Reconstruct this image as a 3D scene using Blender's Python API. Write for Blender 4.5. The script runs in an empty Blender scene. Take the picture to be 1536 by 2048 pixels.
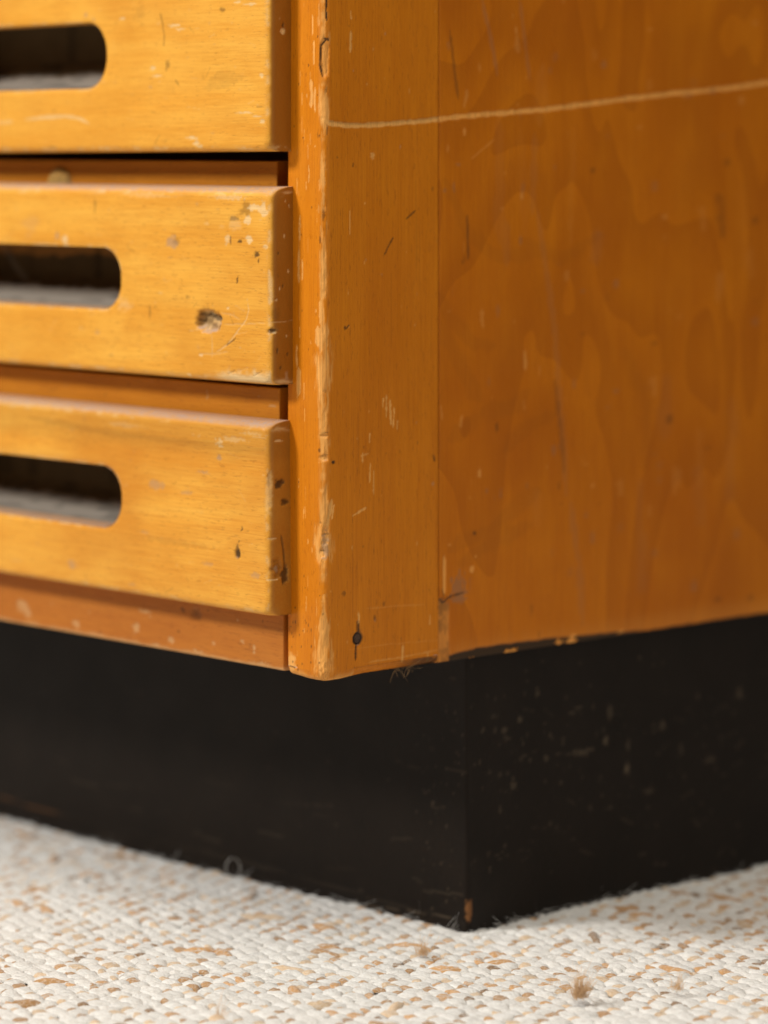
import bpy, math
import numpy as np
from mathutils import Matrix, Vector

# ------------------------------------------------------------------ camera, light, exposure
S = bpy.context.scene
RX, RY = 0.681, 0.7323            # camera right vector in the cabinet's axes
F_PX = 6532.0                     # focal length in photo pixels (1536 wide)
HOR = 290.0                       # horizon row in the photo
D0 = 1.62                         # distance to the cabinet's front corner
CAM_Z = 0.4076
RIGHT = np.array([RX, RY, 0.0]); FWD = np.array([-RY, RX, 0.0])
CAM = -D0 * FWD + 0.0298 * RIGHT + np.array([0, 0, CAM_Z])

cd = bpy.data.cameras.new("camera"); cam = bpy.data.objects.new("camera", cd)
S.collection.objects.link(cam); S.camera = cam
cd.sensor_fit = 'HORIZONTAL'; cd.sensor_width = 24.0; cd.lens = F_PX / 1536 * 24
cd.shift_y = -(1024 - HOR) / 1536
cd.clip_start = 0.05; cd.clip_end = 100
cd.dof.use_dof = True; cd.dof.focus_distance = 1.605; cd.dof.aperture_fstop = 3.4
cam.matrix_world = Matrix(((RIGHT[0], 0, -FWD[0], CAM[0]), (RIGHT[1], 0, -FWD[1], CAM[1]), (0, 1, 0, CAM[2]), (0, 0, 0, 1)))

W = bpy.data.worlds.new("World"); S.world = W; W.use_nodes = True
W.node_tree.nodes["Background"].inputs[0].default_value = (1.0, 0.94, 0.86, 1)
W.node_tree.nodes["Background"].inputs[1].default_value = 0.075

def area(name, pos, target, size, power, col, sy=None):
    l = bpy.data.lights.new(name, 'AREA'); l.energy = power; l.color = col; l.size = size
    if sy: l.shape = 'RECTANGLE'; l.size_y = sy
    o = bpy.data.objects.new(name, l); S.collection.objects.link(o)
    o.location = pos
    o.rotation_euler = (Vector(target) - Vector(pos)).to_track_quat('-Z', 'Y').to_euler()
    return o
KD = np.array([-0.50, -1.0, 0.80]); KD /= np.linalg.norm(KD)
area("key_lamp", tuple(KD * 3.2 + np.array([-0.08, 0, 0.25])), (-0.08, 0, 0.25), 0.52, 95, (1.0, 0.975, 0.935))
area("overhead_fill", (0.50, -0.60, 2.1), (0.1, 0.0, 0.1), 1.7, 34, (1.0, 0.93, 0.82))  # added soft fill from above, lifts the rug's shadow; no such source is seen
area("side_fill", (2.6, 0.3, 0.7), (0, 0.2, 0.2), 1.6, 6, (1.0, 0.95, 0.88))  # added fill from the right to brighten the side panel; an unseen source
S.view_settings.view_transform = 'Standard'; S.view_settings.look = 'None'
S.view_settings.exposure = 0.0; S.view_settings.gamma = 1.0
S.render.engine = 'CYCLES'
S.cycles.use_denoising = True
S.cycles.max_bounces = 6

rng = np.random.default_rng(7)

# ------------------------------------------------------------------ photo pixel -> point on a known plane
def ray(px, py):
    return RIGHT * (px - 768) / F_PX + FWD + np.array([0, 0, -(py - HOR) / F_PX])
def on_y(px, py, y):              # plane parallel to the cabinet's front
    d = ray(px, py); t = (y - CAM[1]) / d[1]; p = CAM + t * d; return p[0], p[2]
def on_x(px, py, x):              # plane parallel to the cabinet's side
    d = ray(px, py); t = (x - CAM[0]) / d[0]; p = CAM + t * d; return p[1], p[2]
def on_z(px, py, z):
    d = ray(px, py); t = (z - CAM[2]) / d[2]; p = CAM + t * d; return p[0], p[1]

# ------------------------------------------------------------------ numpy noise
def vnoise(x, y, seed=0):
    x = np.asarray(x, float); y = np.asarray(y, float)
    xi = np.floor(x).astype(np.int64); yi = np.floor(y).astype(np.int64)
    fx = x - xi; fy = y - yi; fx = fx * fx * (3 - 2 * fx); fy = fy * fy * (3 - 2 * fy)
    def h(a, b):
        n = (a * 374761393 + b * 668265263 + seed * 974711) & 0x7fffffff
        n = ((n ^ (n >> 13)) * 1274126177) & 0x7fffffff
        return ((n ^ (n >> 16)) & 0xffff) / 65535.0
    return (h(xi, yi) * (1 - fx) + h(xi + 1, yi) * fx) * (1 - fy) + (h(xi, yi + 1) * (1 - fx) + h(xi + 1, yi + 1) * fx) * fy
def fbm(x, y, seed=0, o=3):
    s = 0; a = 0.5; n = 0
    for i in range(o):
        s = s + a * vnoise(x * 2 ** i, y * 2 ** i, seed + i * 17); n += a; a *= 0.5
    return s / n
def sstep(a, b, x):
    t = np.clip((x - a) / (b - a), 0, 1); return t * t * (3 - 2 * t)

# a sheet of wear: R = bare pale wood, G = dark dirt or stain, B = grey dust / smear; H = depth of the dent in metres
class Wear:
    def __init__(s, U, V):
        s.U, s.V = U, V
        s.C = np.zeros(U.shape + (3,)); s.H = np.zeros(U.shape)
        s.n = 0; s.dk = 1.0
    def _put(s, m, ch, val, depth):
        s.C[..., ch] = np.maximum(s.C[..., ch], m * val)
        if depth: s.H += m * depth * s.dk
    def stroke(s, pts, w, ch=0, val=1.0, depth=0.0, rough=0.5, taper=True):
        pts = [np.array(p, float) for p in pts]; s.n += 1
        best = np.full(s.U.shape, 1e9); along = np.zeros(s.U.shape)
        L = [0.0]
        for a, b in zip(pts[:-1], pts[1:]): L.append(L[-1] + np.linalg.norm(b - a))
        for k, (a, b) in enumerate(zip(pts[:-1], pts[1:])):
            d = b - a; ll = d @ d + 1e-18
            t = np.clip(((s.U - a[0]) * d[0] + (s.V - a[1]) * d[1]) / ll, 0, 1)
            q = np.hypot(s.U - a[0] - t * d[0], s.V - a[1] - t * d[1])
            c = q < best; best = np.where(c, q, best); along = np.where(c, (L[k] + t * math.sqrt(ll)) / L[-1], along)
        ww = w * (1 - rough + 2 * rough * fbm(s.U / (w * 2.2), s.V / (w * 2.2), s.n * 3))
        if taper: ww = ww * np.clip(np.minimum(along, 1 - along) * 6 + 0.35, 0, 1)
        s._put(1 - sstep(0.55, 1.25, best / np.maximum(ww, 1e-6)), ch, val, depth)
    def blob(s, c, ru, rv, ch=0, val=1.0, depth=0.0, rough=0.6, ang=0.0, soft=0.35, grain=None):
        s.n += 1
        du, dv = s.U - c[0], s.V - c[1]
        if ang: du, dv = du * math.cos(ang) + dv * math.sin(ang), -du * math.sin(ang) + dv * math.cos(ang)
        r = np.hypot(du / ru, dv / rv); m = min(ru, rv)
        gu, gv = grain if grain else (m * .9 + 2e-4, m * .6 + 2e-4)
        r = r + rough * (fbm(s.U / gu, s.V / gv, s.n * 5 + 1, 4) - 0.5) * 2.6
        s._put(1 - sstep(1 - soft, 1 + soft, r), ch, val, depth)
    def field(s, m, ch, val, depth=0.0): s._put(m, ch, val, depth)

# ------------------------------------------------------------------ mesh helpers
COL = S.collection
def mesh_from(name, verts, faces, mat, parent=None, col=None, uv=None, smooth=True):
    me = bpy.data.meshes.new(name)
    verts = np.asarray(verts, np.float32).reshape(-1, 3); faces = np.asarray(faces, np.int32)
    k = faces.shape[1]
    me.vertices.add(len(verts)); me.vertices.foreach_set("co", verts.ravel())
    me.loops.add(faces.size); me.loops.foreach_set("vertex_index", faces.ravel())
    me.polygons.add(len(faces)); me.polygons.foreach_set("loop_start", np.arange(0, faces.size, k, dtype=np.int32))
    me.update(calc_edges=True)
    me.polygons.foreach_set("use_smooth", np.full(len(faces), smooth, dtype=bool))
    if col is not None:
        a = me.color_attributes.new("wear", 'FLOAT_COLOR', 'POINT')
        c = np.ones((len(verts), 4), np.float32); c[:, :3] = np.asarray(col).reshape(-1, 3)
        a.data.foreach_set("color", c.ravel())
    if uv is not None:
        a = me.attributes.new("yarn", 'FLOAT_VECTOR', 'POINT')
        c = np.zeros((len(verts), 3), np.float32); c[:, :uv.shape[1]] = uv
        a.data.foreach_set("vector", c.ravel())
    me.materials.append(mat)
    o = bpy.data.objects.new(name, me); COL.objects.link(o)
    if parent: o.parent = parent
    return o
def grid_faces(nv, nu, keep=None):
    i = np.arange(nv * nu).reshape(nv, nu)
    f = np.stack([i[:-1, :-1], i[:-1, 1:], i[1:, 1:], i[1:, :-1]], -1)
    return f[keep] if keep is not None else f.reshape(-1, 4)
def grid_obj(name, P, mat, parent, col, flip=False, keep=None):
    nv, nu = P.shape[:2]; f = grid_faces(nv, nu, keep)
    if flip: f = f[:, ::-1]
    return mesh_from(name, P, f, mat, parent, col)
def rbox(name, lo, hi, mat, parent, r=0.001, seg=2):
    import bmesh
    bm = bmesh.new(); bmesh.ops.create_cube(bm, size=1)
    for v in bm.verts:
        for k in range(3): v.co[k] = lo[k] + (v.co[k] + 0.5) * (hi[k] - lo[k])
    if r: bmesh.ops.bevel(bm, geom=bm.edges[:], offset=r, segments=seg, affect='EDGES', profile=0.5)
    me = bpy.data.meshes.new(name); bm.to_mesh(me); bm.free()
    for p in me.polygons: p.use_smooth = False
    me.materials.append(mat)
    o = bpy.data.objects.new(name, me); COL.objects.link(o); o.parent = parent
    return o

# ------------------------------------------------------------------ materials
class N:
    def __init__(s, name):
        s.m = bpy.data.materials.new(name); s.m.use_nodes = True; s.t = s.m.node_tree
        s.bsdf = s.t.nodes["Principled BSDF"]
    def n(s, typ, **k):
        x = s.t.nodes.new(typ)
        for a, b in k.items(): setattr(x, a, b)
        return x
    def l(s, a, b): s.t.links.new(a, b)
    def val(s, x, sock):
        if hasattr(x, 'is_output'): s.l(x, sock)
        else: sock.default_value = x
    def math(s, op, a, b=0.0, clamp=False):
        x = s.n('ShaderNodeMath', operation=op, use_clamp=clamp); s.val(a, x.inputs[0]); s.val(b, x.inputs[1]); return x.outputs[0]
    def mix(s, f, a, b, mode='MIX'):
        x = s.n('ShaderNodeMix', data_type='RGBA', blend_type=mode)
        s.val(f, x.inputs[0]); s.val(a, x.inputs[6]); s.val(b, x.inputs[7]); return x.outputs[2]
    def ramp(s, f, a, b, v0=0.0, v1=1.0):
        x = s.n('ShaderNodeMapRange', interpolation_type='SMOOTHSTEP'); s.val(f, x.inputs[0])
        for k, v in zip((1, 2, 3, 4), (a, b, v0, v1)): x.inputs[k].default_value = v
        return x.outputs[0]
    def noise(s, co, scale, detail=3, rough=0.5, dist=0.0):
        x = s.n('ShaderNodeTexNoise'); s.l(co, x.inputs['Vector'])
        x.inputs['Scale'].default_value = scale; x.inputs['Detail'].default_value = detail
        x.inputs['Roughness'].default_value = rough; x.inputs['Distortion'].default_value = dist
        return x.outputs['Fac']
    def mapped(s, co, sc, loc=(0, 0, 0)):
        x = s.n('ShaderNodeMapping'); s.l(co, x.inputs[0]); x.inputs['Scale'].default_value = sc; x.inputs['Location'].default_value = loc
        return x.outputs[0]
def c4(c): return (c[0], c[1], c[2], 1)

def wood(name, base, deep, light, grain, seed, raw=(0.62, 0.40, 0.19), dirt=(0.035, 0.018, 0.008), dust=(0.42, 0.25, 0.13),
         rough=0.42, figure=0.35, fleck=0.42, coat=0.04, end=0.0, swirl=0.0, dusty=True, fig_scale=9.0, patchy=0.35):
    """varnished timber: grain = axis index the fibres run along"""
    k = N(name); co = k.n('ShaderNodeTexCoord').outputs['Object']
    def stretch(along, across, off=0.0):
        v = [across] * 3; v[grain] = along; return k.mapped(co, v, (seed * 1.37 + off, seed * 0.71, seed * 2.13 + off))
    fibre = k.noise(stretch(30, 1500), 1.0, 4, 0.65)
    fibre2 = k.noise(stretch(60, 2600, 3), 1.0, 2, 0.6)
    band = k.noise(stretch(4, 70, 9), 1.0, 3, 0.55, 0.4)
    fig = k.noise(stretch(fig_scale * 0.32, fig_scale, 5), 1.0, 2, 0.5, 0.8)
    rings = k.math('SINE', k.math('MULTIPLY', fig, 46.0)); rings = k.ramp(rings, -1, 1)
    fl = k.noise(stretch(210, 1500, 7), 1.0, 2, 0.5); fl = k.ramp(fl, 0.60, 0.72)
    blot = k.noise(co, 28.0, 4, 0.6); blot2 = k.noise(k.mapped(co, (1, 1, 1), (4, 2, 8)), 9.0, 3, 0.55)
    c = k.mix(k.ramp(band, 0.32, 0.70), c4(base), c4(light))
    c = k.mix(k.math('MULTIPLY', rings, figure), c, c4(deep))
    c = k.mix(k.math('MULTIPLY', k.ramp(fibre, 0.38, 0.70), 0.48), c, c4(deep))
    cloud = k.noise(stretch(14, 26, 2), 1.0, 4, 0.62, 0.6)
    c = k.mix(k.math('MULTIPLY', k.ramp(cloud, 0.42, 0.72), patchy * 1.3), c, c4([0.5 * (a + b) for a, b in zip(base, deep)]))
    c = k.mix(k.math('MULTIPLY', k.ramp(cloud, 0.46, 0.28), 0.45), c, c4(light))
    c = k.mix(k.math('MULTIPLY', k.ramp(fibre2, 0.42, 0.72), 0.5), c, c4(light))
    c = k.mix(k.math('MULTIPLY', fl, fleck), c, c4([x * 0.55 for x in deep]))
    c = k.mix(k.math('MULTIPLY', k.ramp(blot2, 0.45, 0.75), patchy), c, c4(deep))
    c = k.mix(k.math('MULTIPLY', k.ramp(blot, 0.60, 0.80), patchy * 0.5), c, c4([x * 0.72 for x in base]))
    if swirl:      # rotary-cut figure: wandering contour bands
        sw = k.noise(stretch(4.0, 9.0, 11), 1.0, 2, 0.45, 0.8)
        fr = k.math('FRACT', k.math('MULTIPLY', sw, 9.0))
        c = k.mix(k.math('MULTIPLY', k.ramp(fr, 0.0, 1.0), swirl), c, c4([x * 0.80 for x in deep]))
    if end:        # darker end grain, its tint also carrying the shade on the drawer ends
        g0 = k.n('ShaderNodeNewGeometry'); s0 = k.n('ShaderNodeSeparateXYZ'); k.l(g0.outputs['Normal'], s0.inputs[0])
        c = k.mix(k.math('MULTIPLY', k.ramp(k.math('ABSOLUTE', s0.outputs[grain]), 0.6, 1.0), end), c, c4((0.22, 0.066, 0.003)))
    at = k.n('ShaderNodeAttribute', attribute_name="wear"); sep = k.n('ShaderNodeSeparateColor'); k.l(at.outputs['Color'], sep.inputs[0])
    wr, wg, wb = sep.outputs
    rawc = k.mix(k.ramp(fibre, 0.3, 0.75), c4(raw), c4([x * 0.62 for x in raw]))
    # fibres break up the worn patches
    wr2 = k.math('MULTIPLY', wr, k.ramp(k.math('ADD', fibre, k.math('MULTIPLY', wr, 0.45)), 0.42, 0.72))
    c = k.mix(wr2, c, rawc)
    c = k.mix(wb, c, c4(dust))
    c = k.mix(wg, c, c4(dirt))
    if dusty:      # dust settled on what faces up
        geo = k.n('ShaderNodeNewGeometry'); sx = k.n('ShaderNodeSeparateXYZ'); k.l(geo.outputs['Normal'], sx.inputs[0])
        dn = k.math('MULTIPLY', k.ramp(sx.outputs[2], 0.35, 0.9), k.ramp(k.noise(co, 420, 3, 0.65), 0.25, 0.7, 0.35, 0.95))
        c = k.mix(dn, c, c4((0.42, 0.30, 0.24)))
    k.l(c, k.bsdf.inputs['Base Color'])
    r = k.math('ADD', rough - 0.08, k.math('MULTIPLY', blot, 0.2))
    r = k.math('ADD', r, k.math('MULTIPLY', k.math('ADD', wr, wb), 0.3), True)
    k.l(r, k.bsdf.inputs['Roughness'])
    k.bsdf.inputs['Specular IOR Level'].default_value = 0.2
    k.bsdf.inputs['Coat Weight'].default_value = coat; k.bsdf.inputs['Coat Roughness'].default_value = 0.28
    bsum = k.math('ADD', k.math('MULTIPLY', fibre, 0.6), k.math('MULTIPLY', fl, -0.5))
    bsum = k.math('ADD', bsum, k.math('MULTIPLY', k.noise(co, 240, 2), 0.8))
    b = k.n('ShaderNodeBump'); b.inputs['Strength'].default_value = 0.22; b.inputs['Distance'].default_value = 0.0006
    k.l(bsum, b.inputs['Height']); k.l(b.outputs[0], k.bsdf.inputs['Normal'])
    return k.m

HONEY = dict(patchy=0.55, base=(0.76, 0.335, 0.036), deep=(0.54, 0.20, 0.016), light=(0.83, 0.43, 0.065))
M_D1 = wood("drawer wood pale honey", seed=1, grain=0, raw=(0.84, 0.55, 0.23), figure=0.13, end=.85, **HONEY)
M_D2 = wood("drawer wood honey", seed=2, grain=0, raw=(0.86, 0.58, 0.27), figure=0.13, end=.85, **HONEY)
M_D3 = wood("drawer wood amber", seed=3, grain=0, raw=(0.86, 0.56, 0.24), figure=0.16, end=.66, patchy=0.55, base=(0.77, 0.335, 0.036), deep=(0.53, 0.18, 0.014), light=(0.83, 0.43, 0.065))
M_STILE = wood("edge board wood", seed=4, grain=2, raw=(0.92, 0.45, 0.115), figure=0.14, base=(0.60, 0.184, 0.003), deep=(0.44, 0.110, 0.0015), light=(0.66, 0.215, 0.006), patchy=0.25)
M_PANEL = wood("side veneer", seed=5, grain=2, raw=(0.95, 0.42, 0.09), swirl=0.34, figure=0.18, fig_scale=10, dirt=(0.045, 0.024, 0.010), base=(0.580, 0.167, 0.0015), deep=(0.43, 0.102, 0.001), light=(0.62, 0.190, 0.003),
               dust=(0.34, 0.15, 0.06), fleck=0.15, patchy=0.5, dusty=False)
M_RAIL = wood("rail wood", seed=6, grain=0, figure=0.15, base=(0.55, 0.19, 0.010), deep=(0.38, 0.11, 0.004), light=(0.60, 0.23, 0.018), dusty=False)
M_BOTTOM = wood("bottom rail wood", seed=8, grain=0, figure=0.1, base=(0.48, 0.155, 0.018), deep=(0.34, 0.09, 0.008), light=(0.52, 0.185, 0.026), raw=(0.72, 0.45, 0.2), dusty=False, coat=0.05, rough=0.5)
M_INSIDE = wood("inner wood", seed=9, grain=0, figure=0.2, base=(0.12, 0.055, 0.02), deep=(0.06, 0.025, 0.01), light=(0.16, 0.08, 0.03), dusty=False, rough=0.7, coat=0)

def plain(name, col, rough, var=0.3, scale=60, bump=0.0, metal=0.0, spec=0.4, attr=False, light=(0.3, 0.24, 0.17), raw=(0.35, 0.15, 0.05)):
    k = N(name); co = k.n('ShaderNodeTexCoord').outputs['Object']
    n1 = k.noise(co, scale, 4, 0.6); n2 = k.noise(co, scale * 9, 3, 0.6)
    c = k.mix(k.math('MULTIPLY', k.ramp(n1, 0.3, 0.75), var), c4(col), c4([x * 0.45 for x in col]))
    c = k.mix(k.math('MULTIPLY', k.ramp(n2, 0.5, 0.8), var * 0.6), c, c4([min(1, x * 1.7) for x in col]))
    if attr:
        at = k.n('ShaderNodeAttribute', attribute_name="wear"); sep = k.n('ShaderNodeSeparateColor'); k.l(at.outputs['Color'], sep.inputs[0])
        c = k.mix(sep.outputs[0], c, c4(raw)); c = k.mix(sep.outputs[2], c, c4(light)); c = k.mix(sep.outputs[1], c, (0.004, 0.003, 0.002, 1))
    k.l(c, k.bsdf.inputs['Base Color'])
    k.l(k.math('ADD', rough - 0.06, k.math('MULTIPLY', n1, 0.14)), k.bsdf.inputs['Roughness'])
    k.bsdf.inputs['Metallic'].default_value = metal; k.bsdf.inputs['Specular IOR Level'].default_value = spec
    if bump:
        b = k.n('ShaderNodeBump'); b.inputs['Strength'].default_value = bump; b.inputs['Distance'].default_value = 0.0006
        k.l(n2, b.inputs['Height']); k.l(b.outputs[0], k.bsdf.inputs['Normal'])
    return k.m
M_PLINTH = plain("black painted plinth", (0.0095, 0.0058, 0.0034), 0.46, 0.45, 30, 0.25, attr=True, spec=0.17, light=(0.13, 0.095, 0.06))
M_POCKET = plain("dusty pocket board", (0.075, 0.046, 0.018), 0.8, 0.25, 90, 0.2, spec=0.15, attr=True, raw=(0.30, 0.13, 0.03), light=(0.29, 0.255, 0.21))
M_NAIL = plain("rusty nail", (0.10, 0.055, 0.035), 0.55, 0.7, 700, 0.6, metal=0.35)
M_BRASS = plain("tarnished brass", (0.62, 0.36, 0.09), 0.45, 0.9, 330, 1.0, metal=0.25)
M_FIBRE = plain("wood fibre", (0.40, 0.24, 0.10), 0.8, 0.3, 500)

# ------------------------------------------------------------------ the cabinet
Z0 = CAM_Z - (1365 - HOR) * D0 / F_PX          # underside of the carcase
ZT = 0.56                                       # top of the carcase (above the frame)
TH = 0.028                                      # side board thickness
XL = -0.478                                     # left outer face
DEP = 0.46
root = bpy.data.objects.new("drawer_cabinet", None); COL.objects.link(root)
root["label"] = "worn honey coloured wooden drawer cabinet with slot pulls on a black plinth"
root["category"] = "cabinet"

def seq(a, b, fine, coarse=None, mid=None):
    """coordinates a..b; from mid on the step grows to coarse"""
    if mid is None: return np.linspace(a, b, max(2, int(round(abs(b - a) / fine)) + 1))
    out = [a]; st = fine; s = 1 if b > a else -1
    while (b - out[-1]) * s > 0:
        if (out[-1] - mid) * s > 0: st = min(coarse, st * 1.04)
        out.append(out[-1] + s * st)
    out[-1] = b
    if len(out) > 2 and abs(out[-1] - out[-2]) < fine * 0.3: out.pop(-2)
    return np.array(out)

# ---- side edge board (the solid lipping with the worn front corner)
LIP = on_x(878, 700, 0.0)[0]
def edge_board():
    r, r2 = 0.0042, 0.0018
    pts = [(-TH, 0.030)]
    pts += [(-TH, y) for y in np.linspace(0.02, r2, 8)]
    for a in np.linspace(0, math.pi / 2, 6)[1:]: pts.append((-TH + r2 - r2 * math.cos(a), r2 - r2 * math.sin(a)))
    pts += [(x, 0.0) for x in np.linspace(-TH + r2, -r, 46)[1:]]
    for a in np.linspace(0, math.pi / 2, 15)[1:]: pts.append((-r + r * math.sin(a), r - r * math.cos(a)))
    pts += [(0.0, y) for y in np.linspace(r, LIP - 0.0006, 130)[1:]]
    pts += [(-0.0006, LIP - 0.0002), (-0.0022, LIP)]
    pts = np.array(pts)
    n = len(pts)
    tan = np.gradient(pts, axis=0); tan /= np.linalg.norm(tan, axis=1)[:, None] + 1e-12
    nor = np.stack([tan[:, 1], -tan[:, 0]], 1)
    arc = np.concatenate([[0], np.cumsum(np.linalg.norm(np.diff(pts, axis=0), axis=1))])
    k0 = np.argmin(np.hypot(pts[:, 0] + TH / 2, pts[:, 1])); arc += (pts[k0, 0] - arc[k0])   # on the front: arc == X
    sideoff = arc[-5] - pts[-5, 1]                                                          # on the side: arc == Y + sideoff
    zs = np.concatenate([Z0 + np.array([0.0, 0.0003, 0.0008, 0.0015, 0.0024, 0.0034]), np.linspace(Z0 + 0.0045, 0.50, 640), np.linspace(0.505, ZT, 6)])
    U, Z = np.meshgrid(arc, zs)
    w = Wear(U, Z); w.dk = .6
    F = lambda px, py: on_y(px, py, 0.0)
    def Sd(px, py):
        y, z = on_x(px, py, 0.0); return (y + sideoff, z)
    EC = (0.0 + (arc[np.argmin(np.abs(pts[:, 0] + r * 0.3) + np.abs(pts[:, 1] - r * 0.3))]))   # middle of the worn corner
    E = lambda py, off=0.0: (EC + off, on_x(650, py, 0.0)[1])
    # worn pale line down the corner
    jag = fbm(Z / 0.004, U / 0.02, 3) * 0.6 + fbm(Z / 0.03, U / 0.05, 9) * 0.8
    m = np.exp(-((U - EC + 0.0005) / 0.0016) ** 2) * sstep(0.55, 0.9, jag)
    w.field(m, 0, 0.7, 0.00015)
    for a, b, wd, dp in [(175, 260, .0026, .0004), (640, 700, .0022, .0003), (690, 800, .0042, .0006), (800, 935, .0026, .0008), (985, 1060, .0030, .0008), (1050, 1125, .0046, .0013),
                         (1225, 1300, .0030, .0007), (1280, 1362, .0050, .0009), (300, 420, .0012, .0002), (480, 640, .0014, .0003)]:
        za, zb = E(a)[1], E(b)[1]
        w.blob((EC - 0.0004, (za + zb) / 2), wd, abs(za - zb) / 2, 0, .8, dp * .7, 0.8, soft=.55, grain=(0.0012, 0.007))
    # gouged spots on the corner
    w.blob(E(113, 0.0003), .0026, .0098, 0, .55, .0016, 0.25, soft=.2, grain=(.003, .004))
    w.stroke([E(76, .0022), E(90, -.002), E(130, -.0024), E(153, -.001)], .0005, 1, .9, .0003)
    w.stroke([E(76, .0), E(80, .0026)], .0006, 1, .9, .0003)
    w.stroke([E(-5, .0014), E(20, .0010), E(42, .0014)], .0005, 1, .95, .0006)
    for py, o_, a_, b_ in [(872, 0, .0022, .0007), (917, 0, .0026, .0013), (1108, -.0012, .002, .0022), (1075, .001, .0018, .004)]:
        w.blob(E(py, o_), a_, b_, 0, 1, .0012, .4)
        w.stroke([E(py - 5, o_ - a_), E(py - 6, o_ + a_)], .0003, 1, .4, .0004)
    w.blob(E(1095, 0.0006), .0018, .006, 2, .8, 0, .8)
    w.stroke([E(1000, .0045), E(1030, .003), E(1060, .001), E(1090, .0)], .0012, 0, 1, .0006)
    w.stroke([E(1010, .006), E(1040, .0045)], .0005, 0, 1, .0003)
    # bruises all over the corner
    for i in range(90):
        py = rng.uniform(0, 1360); w.blob(E(py, rng.normal(0, .0018)), rng.uniform(.0003, .0009), rng.uniform(.0004, .003), 0 if rng.random() < .9 else 1, rng.uniform(.3, .7), rng.uniform(0, .0003), .5)
    # rough end grain at the bottom
    bot = sstep(0.016, 0.0, Z - Z0) * (U > -TH) * np.exp(-((U - EC) / 0.006) ** 2)
    w.field(bot * sstep(.35, .65, fbm(U / .0011, Z / .0013, 21)), 0, .85, .0014)
    w.field(sstep(0.0045, 0.0, Z - Z0 + .003 * (fbm(U / .004, Z / .004, 31) - .5)) * (U < EC + .02), 0, .7)
    w.blob((-TH + .003, Z0 + .006), .003, .006, 0, .9, .0002, .6)
    # front of the stile: pale scuffs along the drawer fronts
    for px, a, b, ww in [(600, 430, 480, .0006), (598, 500, 565, .0009), (604, 520, 560, .0005), (597, 735, 790, .0015), (594, 690, 735, .0007), (625, 30, 70, .0005), (628, 80, 130, .0006), (622, 160, 215, .0012),
                         (630, 175, 225, .0007), (617, 330, 365, .0004), (640, 600, 650, .0009), (635, 655, 690, .0022)]:
        w.stroke([F(px, a), F(px + rng.uniform(-2, 2), (a + b) / 2), F(px, b)], ww, 0, .85, .00015, .7)
    for i in range(46):
        px, py = rng.uniform(590, 645), rng.uniform(0, 1340)
        w.stroke([F(px, py), F(px, py + rng.uniform(8, 40))], rng.uniform(.0002, .0005), 0, rng.uniform(.3, .8), 0, .7)
    for i in range(40):
        px, py = rng.uniform(580, 640), (rng.uniform(1240, 1345) if i < 24 else rng.uniform(0, 1340))
        w.blob(F(px, py), rng.uniform(.0002, .0004), rng.uniform(.0003, .0008), 1, .85, 0, .3)
    # side face of the board: the long scratch starts here
    w.stroke([Sd(648, 238), Sd(660, 247), Sd(700, 252), Sd(760, 249), Sd(830, 244), Sd(885, 237)], .0013, 0, 1.0, .00025, .5, taper=False)
    w.stroke([Sd(660, 243), Sd(700, 248), Sd(760, 246), Sd(830, 240), Sd(885, 234)], .0006, 1, .22, 0, .8, taper=False)
    w.stroke([Sd(655, 241), Sd(675, 246), Sd(720, 249)], .0006, 0, .8, .0002)
    for px, a, b, ww in [(702, 62, 105, .0008), (701, 20, 40, .0004), (767, 795, 815, .0005), (773, 790, 835, .0006), (780, 800, 850, .0008), (788, 815, 855, .0006), (795, 840, 860, .0004), (740, 865, 885, .0005),
                         (741, 925, 965, .0005), (747, 940, 990, .0004), (725, 905, 925, .0006), (860, 1230, 1250, .0004), (806, 1290, 1330, .0008), (855, 1305, 1330, .0007), (717, 1225, 1250, .0009), (700, 420, 470, .0003)]:
        w.stroke([Sd(px, a), Sd(px + rng.uniform(-2, 2), b)], ww, 0, .85, .0001, .8)
    w.stroke([Sd(705, 1032), Sd(733, 1015)], .0007, 0, .8, .0001, .8); w.stroke([Sd(720, 912), Sd(738, 907)], .0005, 0, .6)
    w.stroke([Sd(690, 1300), Sd(760, 1290), Sd(880, 1280)], .0003, 0, .35); w.stroke([Sd(730, 1218), Sd(790, 1212), Sd(850, 1209)], .0004, 0, .35)
    w.stroke([Sd(730, 1325), Sd(800, 1315), Sd(876, 1300)], .0004, 0, .5)
    w.blob(Sd(745, 312), .0014, .0016, 0, .8, .0002); w.blob(Sd(690, 655), .0008, .0016, 1, .8, .0002); w.stroke([Sd(690, 660), Sd(699, 649)], .0004, 1, .8)
    w.stroke([Sd(812, 438), Sd(831, 421)], .0005, 1, .75); w.stroke([Sd(768, 511), Sd(778, 490), Sd(787, 474)], .0005, 1, .75)
    w.blob(Sd(868, 915), .0007, .0018, 1, .8, .0002, ang=.3); w.blob(Sd(667, 925), .0013, .0007, 1, .95, .0003); w.blob(Sd(688, 1188), .0014, .0012, 1, .5)
    w.blob(Sd(768, 1207), .0008, .001, 1, .45); w.blob(Sd(749, 1236), .0009, .0015, 1, .5); w.blob(Sd(750, 1240), .0006, .0009, 2, .5); w.blob(Sd(866, 968), .0008, .001, 2, .5)
    for i in range(34):      # drying cracks in the grain
        px, py = rng.uniform(690, 876), rng.uniform(300, 1300)
        w.stroke([Sd(px, py), Sd(px + rng.uniform(-1, 1), py + rng.uniform(30, 220))], .00022, 1, rng.uniform(.05, .16), 0, .6)
    for i in range(50):
        px, py = rng.uniform(665, 876), rng.uniform(0, 1330)
        w.blob(Sd(px, py), rng.uniform(.0002, .0006), rng.uniform(.0003, .0012), int(rng.choice([0, 0, 1, 2])), rng.uniform(.3, .7))
    # nail with its split
    nx = Sd(716, 1277)
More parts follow.
